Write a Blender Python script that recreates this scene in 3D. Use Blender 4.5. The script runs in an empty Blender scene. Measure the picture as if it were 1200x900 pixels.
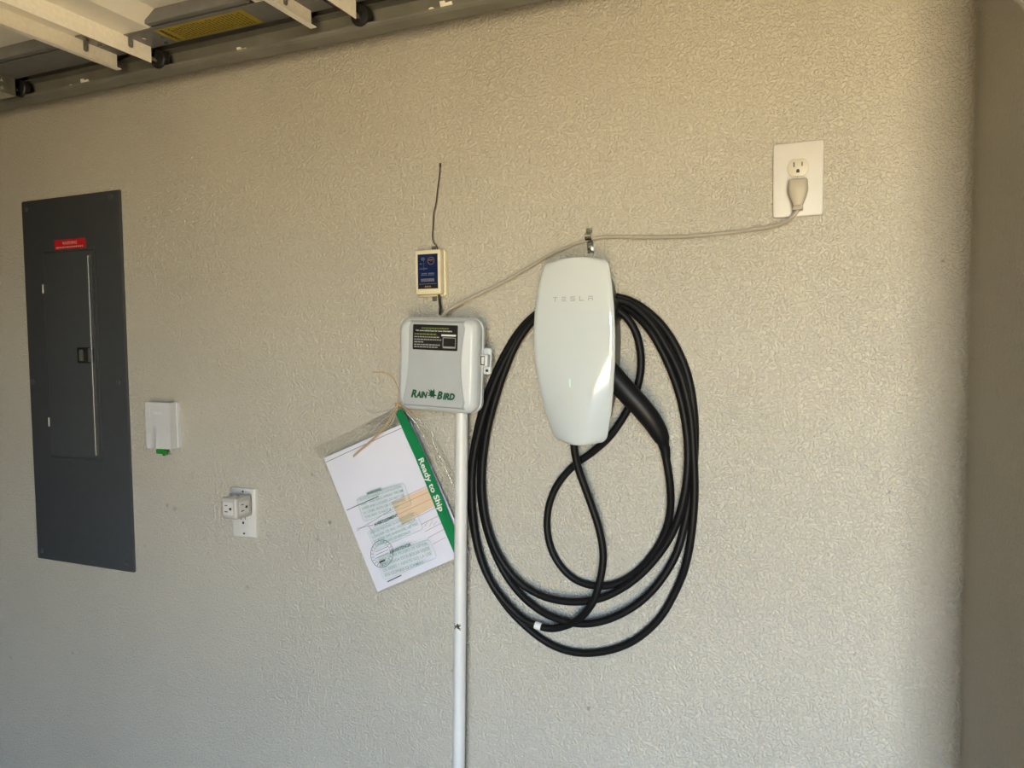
import bpy, bmesh, math, random
from mathutils import Vector, Matrix
random.seed(7)
SC = bpy.context.scene
COL = SC.collection
PI = math.pi

# ------------------------------------------------------------------ camera
F, DIST, ZC = 870.0, 1.36, 1.5            # focal length in pixels of a 1200x900 frame, distance to wall, eye height
YAW, PITCH, ROLL = (math.radians(a) for a in (23.0, -3.17, -0.6))
_f = Vector((-math.sin(YAW)*math.cos(PITCH), math.cos(YAW)*math.cos(PITCH), math.sin(PITCH)))
_r0 = Vector((math.cos(YAW), math.sin(YAW), 0)); _u0 = _r0.cross(_f)
CR = math.cos(ROLL)*_r0 + math.sin(ROLL)*_u0
CU = -math.sin(ROLL)*_r0 + math.cos(ROLL)*_u0
CF = _f
CAM = Vector((0, -DIST, ZC))
cd = bpy.data.cameras.new('camera'); cam = bpy.data.objects.new('camera', cd); COL.objects.link(cam)
cd.sensor_width = 36; cd.lens = F/1200*36; cd.clip_start = .02; cd.clip_end = 300
m = Matrix((CR, CU, -CF)).transposed().to_4x4(); m.translation = CAM
cam.matrix_world = m
SC.camera = cam

# ------------------------------------------------------------------ light
w = bpy.data.worlds.new('sky'); SC.world = w; w.use_nodes = True
nt = w.node_tree; bg = nt.nodes['Background']
sky = nt.nodes.new('ShaderNodeTexSky'); sky.sky_type = 'NISHITA'; sky.sun_disc = False
SUN_EL, SUN_AZ = math.radians(50), math.radians(8)      # azimuth from +x towards +y
sky.sun_elevation = SUN_EL; sky.sun_rotation = PI/2 - SUN_AZ
sky.air_density = 1.0; sky.dust_density = 1.5
nt.links.new(sky.outputs[0], bg.inputs[0]); bg.inputs[1].default_value = 0.62
sd = bpy.data.lights.new('sun', 'SUN'); sd.energy = 7.0; sd.angle = .0093; sd.color = (1, .93, .82)
sun = bpy.data.objects.new('sun', sd); COL.objects.link(sun)
sdir = Vector((math.cos(SUN_EL)*math.cos(SUN_AZ), math.cos(SUN_EL)*math.sin(SUN_AZ), math.sin(SUN_EL)))
sun.rotation_euler = sdir.to_track_quat('Z', 'Y').to_euler(); sun.location = (8, 6, 9)
SC.view_settings.view_transform = 'Standard'; SC.view_settings.look = 'None'
SC.view_settings.gamma = 1; SC.view_settings.use_curve_mapping = False
SC.view_settings.exposure = 3.80
SC.cycles.use_denoising = True
SC.cycles.use_adaptive_sampling = False
SC.cycles.use_guiding = True; SC.cycles.guiding_training_samples = 32
SC.cycles.max_bounces = 10; SC.cycles.diffuse_bounces = 6; SC.cycles.transparent_max_bounces = 12
SC.cycles.sample_clamp_indirect = 6

# ------------------------------------------------------------------ placing helpers
def ray(px, py): return (px-600)/F*CR - (py-450)/F*CU + CF
def P(px, py, off=0.0):
    d = ray(px, py); return CAM + d*((DIST-off)/d.y)      # the point standing off metres out from the wall
V = Vector

# ------------------------------------------------------------------ materials
ALB = .78                        # paints and plastics are a little darker than their nominal swatches
def mat(name, col, rough=.5, metal=0.0, var=.04, vscale=30, bump=0.0, bscale=200, spec=.5, coat=0.0, emit=None, trans=0.0):
    col = tuple(c*(1 if metal > .5 or name == 'driveway_concrete' or 'door_' in name else ALB) for c in col)
    M = bpy.data.materials.new(name); M.use_nodes = True
    t = M.node_tree; b = t.nodes['Principled BSDF']
    b.inputs['Roughness'].default_value = rough; b.inputs['Metallic'].default_value = metal
    b.inputs['Specular IOR Level'].default_value = spec
    b.inputs['Coat Weight'].default_value = coat; b.inputs['Coat Roughness'].default_value = .03
    tc = t.nodes.new('ShaderNodeTexCoord')
    n = t.nodes.new('ShaderNodeTexNoise'); n.inputs['Scale'].default_value = vscale; n.inputs['Detail'].default_value = 4
    t.links.new(tc.outputs['Object'], n.inputs['Vector'])
    mr = t.nodes.new('ShaderNodeMapRange'); mr.inputs[1].default_value = .3; mr.inputs[2].default_value = .7
    mr.inputs[3].default_value = 1-var; mr.inputs[4].default_value = 1+var
    t.links.new(n.outputs[0], mr.inputs[0])
    mx = t.nodes.new('ShaderNodeVectorMath'); mx.operation = 'SCALE'; mx.inputs[0].default_value = col
    t.links.new(mr.outputs[0], mx.inputs['Scale'])
    t.links.new(mx.outputs[0], b.inputs['Base Color'])
    if bump:
        n2 = t.nodes.new('ShaderNodeTexNoise'); n2.inputs['Scale'].default_value = bscale; n2.inputs['Detail'].default_value = 3
        t.links.new(tc.outputs['Object'], n2.inputs['Vector'])
        bp = t.nodes.new('ShaderNodeBump'); bp.inputs['Strength'].default_value = bump; bp.inputs['Distance'].default_value = .001
        t.links.new(n2.outputs[0], bp.inputs['Height']); t.links.new(bp.outputs[0], b.inputs['Normal'])
    if emit:
        b.inputs['Emission Color'].default_value = (*emit[0], 1); b.inputs['Emission Strength'].default_value = emit[1]
    return M

SCUFFS = [(tuple(P(x, y)), r, d) for x, y, r, d in ((196, 592, .008, .62), (205, 596, .010, .72), (386, 612, .007, .55), (372, 632, .006, .6), (366, 556, .006, .7), (290, 688, .008, .78), (85, 765, .006, .65), (1105, 306, .0035, .5), (1042, 577, .003, .5), (690, 830, .005, .6), (530, 786, .006, .7), (236, 484, .003, .55), (298, 486, .003, .6), (170, 640, .005, .7))]
def wall_material(name, col, stains=True):
    """orange-peel plaster: paint colour, fine relief, faint scuffs"""
    col = tuple(c*ALB for c in col)
    M = bpy.data.materials.new(name); M.use_nodes = True
    t = M.node_tree; b = t.nodes['Principled BSDF']; L = t.links.new
    b.inputs['Roughness'].default_value = .55; b.inputs['Specular IOR Level'].default_value = .35
    tc = t.nodes.new('ShaderNodeTexCoord')
    def noise(s, d, r=.5, dist=0):
        n = t.nodes.new('ShaderNodeTexNoise'); n.inputs['Scale'].default_value = s
        n.inputs['Detail'].default_value = d; n.inputs['Roughness'].default_value = r; n.inputs['Distortion'].default_value = dist
        L(tc.outputs['Object'], n.inputs['Vector']); return n
    def rng(src, a, bb, c, d):
        r = t.nodes.new('ShaderNodeMapRange'); r.interpolation_type = 'SMOOTHSTEP'
        for i, v in enumerate((a, bb, c, d)): r.inputs[i+1].default_value = v
        L(src, r.inputs[0]); return r
    n1 = noise(205, 2.0, .45, .5); n2 = noise(60, 2)
    h1 = rng(n1.outputs[0], .40, .62, 0, 1)
    h2 = rng(n2.outputs[0], .3, .7, 0, .55)
    ad = t.nodes.new('ShaderNodeMath'); ad.operation = 'ADD'; L(h1.outputs[0], ad.inputs[0]); L(h2.outputs[0], ad.inputs[1])
    bp = t.nodes.new('ShaderNodeBump'); bp.inputs['Strength'].default_value = 1.0; bp.inputs['Distance'].default_value = .0018
    L(ad.outputs[0], bp.inputs['Height']); L(bp.outputs[0], b.inputs['Normal'])
    nv = noise(2.5, 3); v = rng(nv.outputs[0], .3, .7, .97, 1.03)
    sc = t.nodes.new('ShaderNodeVectorMath'); sc.operation = 'SCALE'; sc.inputs[0].default_value = col
    if stains:
        ns = noise(17, 3, .6); s = rng(ns.outputs[0], .69, .78, 1.0, .80)
        nf = noise(70, 3, .6)
        for q, rad, dark in SCUFFS:
            dv = t.nodes.new('ShaderNodeVectorMath'); dv.operation = 'DISTANCE'; L(tc.outputs['Object'], dv.inputs[0]); dv.inputs[1].default_value = q
            wb = t.nodes.new('ShaderNodeMath'); wb.operation = 'MULTIPLY_ADD'; L(nf.outputs[0], wb.inputs[0]); wb.inputs[1].default_value = rad*1.6; L(dv.outputs['Value'], wb.inputs[2])
            e = rng(wb.outputs[0], rad*.9, rad*1.7, dark, 1.0)
            m2 = t.nodes.new('ShaderNodeMath'); m2.operation = 'MULTIPLY'; L(s.outputs[0], m2.inputs[0]); L(e.outputs[0], m2.inputs[1]); s = m2
        mu = t.nodes.new('ShaderNodeMath'); mu.operation = 'MULTIPLY'; L(v.outputs[0], mu.inputs[0]); L(s.outputs[0], mu.inputs[1])
        L(mu.outputs[0], sc.inputs['Scale'])
    else:
        L(v.outputs[0], sc.inputs['Scale'])
    L(sc.outputs[0], b.inputs['Base Color'])
    return M

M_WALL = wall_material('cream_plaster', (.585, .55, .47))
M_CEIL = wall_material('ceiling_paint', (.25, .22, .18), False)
M_WALL2 = wall_material('darkened_room_paint', (.12, .095, .065), False)  # unseen walls, colour darkened to cut the bounced light
M_FLOOR = mat('garage_concrete', (.085, .08, .075), .6, var=.10, vscale=6, bump=.3, bscale=90)
M_DRIVE = mat('driveway_concrete', (.60, .44, .20), .8, var=.08, vscale=3, bump=.4, bscale=60)
M_PANEL = mat('slate_grey_enamel', (.056, .060, .066), .42, var=.05, vscale=60, bump=.08, bscale=500)
M_PANELD = mat('slate_grey_door_enamel', (.050, .054, .059), .36, var=.05, vscale=60, bump=.06, bscale=500)
M_RIDGE = mat('ridge_highlight_grey', (.09, .092, .095), .32)  # bevel highlight put into a lighter ridge colour
M_LATCH = mat('latch_plastic', (.11, .11, .105), .4)
M_DARK = mat('dark_recess_plastic', (.010, .010, .010), .6)
M_RED = mat('red_sticker', (.50, .012, .02), .45)
M_PALERED = mat('pale_print_on_red', (.75, .35, .33), .5)
M_WPLAST = mat('white_plastic', (.62, .62, .63), .38, bump=.03)
M_WPLATE = mat('white_wall_plate', (.66, .64, .61), .45)
M_BEIGE = mat('almond_receptacle', (.62, .57, .47), .42)
M_PLUG = mat('warm_grey_rubber', (.47, .42, .34), .5)
M_CORD = mat('warm_grey_cord', (.42, .38, .32), .35)
M_CUBE = mat('grey_cube_plastic', (.50, .48, .44), .45)
M_RBOX = mat('light_grey_box_plastic', (.60, .635, .66), .38, var=.02, bump=.03, bscale=600)
M_RPAN = mat('matte_grey_cover_panel', (.42, .445, .465), .5, var=.02, bump=.05, bscale=700)
M_BLACKL = mat('black_label', (.012, .012, .012), .4)
M_WPRINT = mat('white_print', (.78, .78, .76), .5)
M_GPRINT = mat('grey_print', (.33, .33, .33), .5)
M_LIME = mat('lime_print', (.17, .22, .04), .5)
M_LOGO = mat('dark_green_logo', (.003, .075, .028), .45)
M_IVORY = mat('ivory_plastic', (.76, .69, .50), .42)
M_BLUE = mat('navy_label', (.006, .016, .075), .3)
M_BLUEP = mat('pale_blue_print', (.16, .20, .30), .5)
M_BROWNP = mat('tan_print', (.30, .20, .10), .5)
M_BLACK = mat('black_cable_rubber', (.006, .006, .007), .5, var=.1, bump=.05, bscale=900, spec=.18)
M_HAND = mat('black_handle_plastic', (.006, .006, .0075), .44, spec=.22)
M_BODY = mat('black_housing_plastic', (.012, .012, .013), .4)
M_GLASS = mat('white_glass_face', (.61, .66, .68), .12, var=.004, spec=.6, coat=.7)
M_TMARK = mat('grey_wordmark', (.33, .33, .31), .4)
M_GLOW = mat('green_status_light', (.55, .75, .6), .3, emit=((.45, 1.0, .68), .03))
M_SLIT = mat('status_bar_line', (.55, .57, .54), .3)
M_PVC = mat('white_pvc', (.70, .70, .69), .38, var=.03, vscale=12)
M_STEEL = mat('galvanised_steel', (.36, .35, .32), .42, .85, var=.15, vscale=25, bump=.1, bscale=120)
M_TRACK = mat('dull_galvanised_track', (.27, .265, .235), .5, .6, var=.18, vscale=9, bump=.08)
M_TABS = mat('grey_tab_steel', (.30, .29, .27), .5, .3)
M_ZINC = mat('bright_zinc', (.64, .64, .62), .24, 1.0)
M_DOORW = mat('white_door_paint', (.84, .79, .68), .42, var=.05, vscale=14, bump=.06, bscale=300)
M_DOORF = mat('white_door_flange_paint', (.90, .85, .75), .5, var=.05, vscale=120)
M_STILE = mat('grey_end_stile', (.24, .24, .24), .45, .3, var=.08)
M_ROLL = mat('black_nylon', (.012, .012, .011), .5)
M_YELL = mat('yellow_warning_label', (.50, .37, .012), .45)
M_PAPER = mat('white_paper', (.79, .79, .90), .7, var=.015, vscale=20)
M_GREEN = mat('green_stripe_print', (.008, .21, .068), .35)
M_GTEXT = mat('pale_green_print', (.20, .47, .38), .6)
M_GTEXTD = mat('dark_green_print', (.01, .16, .10), .6)
M_PEACH = mat('peach_print', (.80, .60, .42), .65)
M_REDP = mat('red_rule_print', (.55, .22, .18), .6)
M_INK = mat('black_ink', (.035, .035, .045), .6)
M_TWINE = mat('jute_twine', (.50, .34, .17), .8, var=.2, vscale=300)
M_FGREEN = mat('green_fibre_plug', (.02, .22, .03), .4)
M_BUG = mat('brown_insect', (.07, .05, .025), .7)
def film_material():
    M = bpy.data.materials.new('clear_plastic_film'); M.use_nodes = True
    t = M.node_tree; L = t.links.new
    for n in list(t.nodes): t.nodes.remove(n)
    o = t.nodes.new('ShaderNodeOutputMaterial'); mx = t.nodes.new('ShaderNodeMixShader')
    tr = t.nodes.new('ShaderNodeBsdfTransparent'); tr.inputs[0].default_value = (.975, .975, .97, 1)
    gl = t.nodes.new('ShaderNodeBsdfGlossy'); gl.inputs['Roughness'].default_value = .12
    tc = t.nodes.new('ShaderNodeTexCoord'); n = t.nodes.new('ShaderNodeTexNoise'); n.inputs['Scale'].default_value = 26; n.inputs['Detail'].default_value = 3
    L(tc.outputs['Object'], n.inputs['Vector'])
    bp = t.nodes.new('ShaderNodeBump'); bp.inputs['Strength'].default_value = .5; bp.inputs['Distance'].default_value = .004
    L(n.outputs[0], bp.inputs['Height']); L(bp.outputs[0], gl.inputs['Normal'])
    fr = t.nodes.new('ShaderNodeFresnel'); fr.inputs[0].default_value = 1.36
    ad = t.nodes.new('ShaderNodeMath'); ad.operation = 'MINIMUM'; ad.inputs[1].default_value = .30; L(fr.outputs[0], ad.inputs[0])
    L(ad.outputs[0], mx.inputs[0]); L(tr.outputs[0], mx.inputs[1]); L(gl.outputs[0], mx.inputs[2]); L(mx.outputs[0], o.inputs[0])
    return M
M_FILM = film_material()

# ------------------------------------------------------------------ mesh helpers
class MB:
    """collects shapes given in world coordinates; build() makes one mesh object"""
    def __init__(s): s.v = []; s.f = []
    def add(s, vs, fs):
        k = len(s.v); s.v += [V(a) for a in vs]; s.f += [tuple(i+k for i in f) for f in fs]; return s
    def bm(s, b):
        b.verts.index_update(); s.add([v.co.copy() for v in b.verts], [[v.index for v in f.verts] for f in b.faces]); b.free(); return s
    def box(s, c, size, bev=0.0, seg=2, M=None):
        b = bmesh.new(); bmesh.ops.create_cube(b, size=1)
        for v in b.verts: v.co = V((v.co.x*size[0], v.co.y*size[1], v.co.z*size[2]))
        if bev: bmesh.ops.bevel(b, geom=list(b.edges), offset=bev, segments=seg, affect='EDGES', profile=.5)
        for v in b.verts: v.co = (M @ v.co if M else v.co) + V(c)
        return s.bm(b)
    def bx(s, x0, x1, y0, y1, z0, z1, bev=0.0, seg=2):
        return s.box(((x0+x1)/2, (y0+y1)/2, (z0+z1)/2), (abs(x1-x0), abs(y1-y0), abs(z1-z0)), bev, seg)
    def tube(s, pts, r, seg=12, cap=True, flat=1.0):
        pts = [V(p) for p in pts]; n = len(pts)
        rs = r if isinstance(r, (list, tuple)) else [r]*n
        t0 = (pts[1]-pts[0]).normalized()
        up = V((0, 1, 0)) if abs(t0.y) < .9 else V((1, 0, 0))
        nx = (up - t0*up.dot(t0)).normalized(); vs = []
        for i in range(n):
            t = (pts[min(i+1, n-1)]-pts[max(i-1, 0)]).normalized()
            nx = (nx - t*nx.dot(t)).normalized(); by = t.cross(nx)
            for k in range(seg):
                a = 2*PI*k/seg; vs.append(pts[i] + nx*(math.cos(a)*rs[i]*flat) + by*(math.sin(a)*rs[i]))
        fs = [(i*seg+k, i*seg+(k+1) % seg, (i+1)*seg+(k+1) % seg, (i+1)*seg+k) for i in range(n-1) for k in range(seg)]
        if cap: fs += [tuple(range(seg))[::-1], tuple((n-1)*seg+k for k in range(seg))]
        return s.add(vs, fs)
    def cyl(s, a, b, r, seg=16, r2=None): return s.tube([a, b], [r, r if r2 is None else r2], seg)
    def prism(s, out, y0, y1, bev=0.0, seg=2):
        """outline (x,z) list, counter-clockwise seen from the camera side; y0 nearer camera (more negative)"""
        b = bmesh.new(); n = len(out)
        fr = [b.verts.new((x, y0, z)) for x, z in out]; bk = [b.verts.new((x, y1, z)) for x, z in out]
        ff = b.faces.new(fr); b.faces.new(bk[::-1])
        for i in range(n): b.faces.new((fr[i], bk[i], bk[(i+1) % n], fr[(i+1) % n]))
        bmesh.ops.recalc_face_normals(b, faces=list(b.faces))
        if bev:
            es = [e for e in ff.edges]; bmesh.ops.bevel(b, geom=es, offset=bev, segments=seg, affect='EDGES', profile=.5)
        return s.bm(b)
    def extr(s, prof, axis, a0, a1, closed=True):
        """profile extruded along an axis: axis 'x' takes (y,z), axis 'y' takes (x,z)"""
        n = len(prof)
        mk = (lambda p, a: (a, p[0], p[1])) if axis == 'x' else (lambda p, a: (p[0], a, p[1]))
        vs = [mk(p, a0) for p in prof]+[mk(p, a1) for p in prof]
        fs = [(i, (i+1) % n, n+(i+1) % n, n+i) for i in range(n if closed else n-1)]
        if closed: fs += [tuple(range(n))[::-1], tuple(range(n, 2*n))]
        return s.add(vs, fs)
    def build(s, name, material, parent=None, loc=None, sharp=28, recalc=True):
        me = bpy.data.meshes.new(name)
        o0 = ROOTLOC.get(parent.name, V((0, 0, 0))) if parent else (V(loc) if loc else V((0, 0, 0)))
        b = bmesh.new(); vv = [b.verts.new(v-o0) for v in s.v]
        for f in s.f:
            try: b.faces.new([vv[i] for i in f])
            except ValueError: pass
        if recalc: bmesh.ops.recalc_face_normals(b, faces=list(b.faces))
        b.to_mesh(me); b.free()
        me.polygons.foreach_set('use_smooth', [True]*len(me.polygons)); me.set_sharp_from_angle(angle=math.radians(sharp))
        me.materials.append(material)
        o = bpy.data.objects.new(name, me); COL.objects.link(o)
        if parent: o.parent = parent; ROOTLOC[o.name] = o0
        else: o.location = o0; ROOTLOC[o.name] = o0
        return o
ROOTLOC = {}
def tag(o, label, cat, group=None):
    o['label'] = label; o['category'] = cat
    if group: o['group'] = group
    return o
def thing(name, label, cat, loc, group=None):
    o = bpy.data.objects.new(name, None); COL.objects.link(o); o.location = loc; o.empty_display_size = .05
    ROOTLOC[o.name] = V(loc); return tag(o, label, cat, group)
def struct(o): o['kind'] = 'structure'; return o
def copies(o, offsets):
    """the same part again, sharing mesh data"""
    for d in offsets:
        c = o.copy(); COL.objects.link(c); c.location = o.location + V(d)
def rrect(x0, x1, z0, z1, r, n=5):
    out = []
    for cx, cz, a0 in ((x1-r, z0+r, -90), (x1-r, z1-r, 0), (x0+r, z1-r, 90), (x0+r, z0+r, 180)):
        for k in range(n+1):
            a = math.radians(a0+90*k/n); out.append((cx+r*math.cos(a), cz+r*math.sin(a)))
    return out
def spline(pts, per=8):
    pts = [V(p) for p in pts]; q = [2*pts[0]-pts[1]]+pts+[2*pts[-1]-pts[-2]]; out = []
    for i in range(1, len(q)-2):
        a, b, c, d = q[i-1], q[i], q[i+1], q[i+2]
        for k in range(per):
            t = k/per
            out.append(.5*((2*b)+(c-a)*t+(2*a-5*b+4*c-d)*t*t+(3*b-a-3*c+d)*t**3))
    out.append(pts[-1]); return out
class Frame:
    """2-d frame on or in front of the wall: origin, along, up"""
    def __init__(s, o, ex, ez=None):
        s.o = V(o); s.ex = V(ex).normalized()
        n = V((0, -1, 0))
        s.ez = V(ez).normalized() if ez is not None else (n.cross(s.ex)).normalized()
        s.n = s.ex.cross(s.ez).normalized()
    def p(s, x, z, h=0.0): return s.o + s.ex*x + s.ez*z + s.n*h
def text_mesh(txt, size, bold=0.0, shear=0.0, align='LEFT', sx=1.0):
    c = bpy.data.curves.new('t', 'FONT'); c.body = txt; c.size = size; c.offset = bold; c.shear = shear
    c.align_x = align; c.resolution_u = 3
    o = bpy.data.objects.new('t', c); COL.objects.link(o)
    bpy.context.view_layer.update()
    dg = bpy.context.evaluated_depsgraph_get(); me = bpy.data.meshes.new_from_object(o.evaluated_get(dg))
    vs = [(v.co.x*sx, v.co.y) for v in me.vertices]; fs = [tuple(p.vertices) for p in me.polygons]
    bpy.data.objects.remove(o); bpy.data.curves.remove(c); bpy.data.meshes.remove(me)
    return vs, fs
def put_text(mb, fr, x, z, txt, size, h=.0004, width=None, **k):
    vs, fs = text_mesh(txt, size, **k)
    if width and vs:
        w0 = max(v[0] for v in vs)-min(v[0] for v in vs); s = width/w0; vs = [(a*s, b) for a, b in vs]
    return mb.add([fr.p(x+a, z+b, h) for a, b in vs], fs)
def bar(mb, fr, x0, x1, z0, z1, h=.0004):
    return mb.add([fr.p(x0, z0, h), fr.p(x1, z0, h), fr.p(x1, z1, h), fr.p(x0, z1, h)], [(0, 1, 2, 3)])
def slab(mb, fr, x0, x1, z0, z1, h0, h1, r=0.0):
    if r:
        o = rrect(x0, x1, z0, z1, r, 3)
    else: o = [(x0, z0), (x1, z0), (x1, z1), (x0, z1)]
    n = len(o)
    return mb.add([fr.p(a, b, h1) for a, b in o]+[fr.p(a, b, h0) for a, b in o],
                  [tuple(range(n)), tuple(range(n, 2*n))[::-1]]+[(i, n+i, n+(i+1) % n, (i+1) % n) for i in range(n)])
def dashes(mb, fr, x0, x1, z, hgt, wmin, wmax, gap, h=.0004):
    x = x0
    while x < x1-wmin:
        ww = min(random.uniform(wmin, wmax), x1-x); bar(mb, fr, x, x+ww, z, z+hgt, h); x += ww+gap

# ------------------------------------------------------------------ the room
XC = .205                        # inside corner with the wing wall that closes the view on the right
RET = .43                       # how far the wing wall stands out
XL, XR, YO, HC = -4.6, 2.3, -2.9, 2.75      # room extents; the open doorway is in the wall at YO, behind the camera
OX0, OX1, OPH = .04, .86, 2.13             # that doorway: unseen, inferred, placed and sized for its light on the wall
mb = MB(); mb.bx(XL-.14, XR+.14, 0, .14, 0, HC); struct(mb.build('wall_back', M_WALL))
mb = MB()
R_ = .02
out = [(XC-R_, -.0005)] + [(XC-R_+R_*math.sin(a), -R_+R_*math.cos(a)) for a in [PI/2*k/6 for k in range(1, 7)]] + [(XC, -RET+.02)] + \
      [(XC+.02-.02*math.cos(a), -RET+.02-.02*math.sin(a)) for a in [PI/2*k/5 for k in range(1, 6)]] + [(XC+.16, -RET), (XC+.16, -.0005)]
n = len(out)                     # coved inside corner, rounded outer corner
mb.add([(x, y, 0) for x, y in out]+[(x, y, HC) for x, y in out],
       [tuple(range(n)), tuple(range(n, 2*n))]+[(i, (i+1) % n, n+(i+1) % n, n+i) for i in range(n)])
struct(mb.build('wall_right', M_WALL, sharp=35))
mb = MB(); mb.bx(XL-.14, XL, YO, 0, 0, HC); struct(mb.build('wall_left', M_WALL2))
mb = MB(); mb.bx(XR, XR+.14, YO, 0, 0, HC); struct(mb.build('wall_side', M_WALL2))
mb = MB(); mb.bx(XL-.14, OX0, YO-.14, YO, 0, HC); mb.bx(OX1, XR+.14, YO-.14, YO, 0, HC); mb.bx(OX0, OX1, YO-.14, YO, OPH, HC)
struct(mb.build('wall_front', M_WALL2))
mb = MB(); mb.bx(XL-.14, XR+.14, YO-.14, .14, -.02, 0); struct(mb.build('floor', M_FLOOR))
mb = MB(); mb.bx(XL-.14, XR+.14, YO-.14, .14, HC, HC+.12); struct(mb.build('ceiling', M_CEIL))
mb = MB(); mb.bx(-40, 40, -40, 40, -.20, -.021); struct(mb.build('driveway', M_DRIVE))

# ------------------------------------------------------------------ overhead door and track
TZ0, TZ1 = 2.122, 2.172
tr = thing('door_track', 'galvanised steel overhead door track running along the top of the cream wall', 'track', (-1.3, -.055, TZ0))
mb = MB(); tk = .002
mb.extr([(-.055, TZ0), (-.088, TZ0), (-.092, TZ0+.004), (-.092, TZ0+.009), (-.090, TZ0+.009), (-.090, TZ0+.005), (-.087, TZ0+.002), (-.057, TZ0+.002),
         (-.057, TZ1-.002), (-.080, TZ1-.002), (-.083, TZ1-.005), (-.085, TZ1-.004), (-.081, TZ1), (-.055, TZ1)], 'x', -2.75, .02)
mb.build('channel', M_TRACK, tr)
mb = MB(); mb.extr([(-.052, TZ1-.02), (-.052, TZ1+.028), (-.020, TZ1+.028), (-.020, TZ1+.026), (-.050, TZ1+.026), (-.050, TZ1-.02)], 'x', -2.75, .02)
mb.build('support_angle', M_TRACK, tr)
first = None
for i, px in enumerate((85, 269, 508)):
    py = {85: 101, 269: 64.5, 508: 11}[px]
    c = P(px, py, .058)
    mb = MB(); mb.prism([(c.x-.004+a*.006, c.z-.0+b*.0045) for a, b in [(math.cos(t*PI/6), math.sin(t*PI/6)) for t in range(12)]], -.0605, -.057, .0006)
    mb.build('round_hole_standin', M_DOORF, tr)  # pale disc added in place of a punched hole showing the wall
    c = P(px+14, py-4, .058)
    mb = MB(); x, z = c.x, c.z
    mb.prism([(x-.012, z-.009), (x+.013, z-.007), (x+.016, z-.001), (x+.014, z+.006), (x+.002, z+.005), (x-.002, z+.010), (x-.012, z+.010), (x-.010, z)], -.0605, -.057, .0006)
    mb.build('odd_hole_standin', M_DOORF, tr)  # pale plate added where a hole lets the wall behind show
for x in (-2.72, -.01):
    mb = MB(); mb.bx(x-.016, x+.016, -.052, -.050, TZ1-.02, 2.75); mb.bx(x-.016, x-.014, -.052, -.022, TZ1+.03, 2.75)
    mb.build('hanger', M_TRACK, tr)

dr = thing('garage_door', 'white sectional garage door raised overhead with grey end stiles and black rollers', 'garage door', (-.9, -.2, 2.127))
J = [-1.972, -1.438, -.898, -.362, .168]
YD0, YD1 = -.19, -2.62
ZR, ZF, ZB = 2.163, 2.188, 2.215
stile_tags = {}
for i in range(4):
    a, b = J[i]+.003, J[i+1]-.003
    mb = MB()
    mb.extr([(a, ZR), (a+.126, ZR), (a+.165, ZF), (b-.165, ZF), (b-.126, ZR), (b, ZR), (b, ZB), (a, ZB)], 'y', YD0, YD1)
    s = mb.build('door_section', M_DOORW, dr, sharp=20)
    mb = MB(); e0, e1 = -.116, -.192
    mb.bx(a, b, e0, e1, ZR-.0016, ZR+.001)
    mb.bx(a, b, e0, e0-.0016, ZR-.0016, ZB)
    st = mb.build('end_stile', M_STILE, s)
    mb = MB(); mb.bx(a+.135, b-.135, -.196, -.212, ZR-.001, ZF+.001, .002); mb.build('stile_rib', M_STILE, s)
    for k, (x, d) in enumerate(((a+.050, 1), (b-.050, -1))):
        mb = MB(); y0 = -.122
        mb.extr([(x-.001, ZR), (x-.001, 2.127), (x+.0135, 2.127), (x+.0135, 2.1285), (x+.001, 2.1285), (x+.001, ZR)] if d < 0 else
                [(x-.001, ZR), (x-.001, 2.1275), (x+.001, 2.1275), (x+.001, ZR)], 'y', y0, YD1)
        fl = mb.build('flange', M_DOORF, s)
        mb = MB(); yy = -.200 if k else -.176
        xo = x+.001
        mb.prism([(0, 0)]*0 or rrect(yy-.0055, yy+.0055, ZR-.022, ZR+.003, .0045, 4), 0, .002); mb.v = [V((xo+.002-v.y, v.x, v.z)) for v in mb.v]
        mb.cyl((xo+.002, yy, ZR-.014), (xo+.0045, yy, ZR-.014), .0028, 10)
        mb.build('hinge_tab', M_TABS, s)
    if i in (1, 2, 3) or i == 0:
        xr = a+.042
        if i == 0: xr = -1.862
        mb = MB(); mb.cyl((xr, -.30, 2.1415), (xr, -.085, 2.1415), .0042, 12); stm = mb.build('roller_stem', M_STEEL, dr)
        mb = MB(); zr = 2.1465
        prof = [(-.1005, .010), (-.099, .019), (-.096, .0212), (-.084, .0212), (-.081, .019), (-.080, .010)]
        for y, r in prof[:-1]: pass
        mb.tube([(xr, y, zr) for y, r in prof], [r for y, r in prof], 20)
        mb.build('roller', M_ROLL, dr)
        mb = MB(); mb.tube([(xr, -.101, zr), (xr, -.105, zr)], [.008, .007], 12); mb.build('roller_hub', M_ROLL, dr)
    if i:
        for yy in (-.20, -1.0, -1.8, -2.5):
            mb = MB(); jx = J[i]
            mb.bx(jx-.045, jx+.045, yy-.03, yy+.03, ZR-.0035, ZR-.0005, .001)
            mb.cyl((jx, yy-.03, ZR-.006), (jx, yy+.03, ZR-.006), .006, 10)
            for sx in (-.03, .03):
                for sy in (-.017, .017): mb.cyl((jx+sx, yy+sy, ZR-.003), (jx+sx, yy+sy, ZR-.009), .005, 6)
            mb.build('hinge', M_STEEL, dr)
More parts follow.
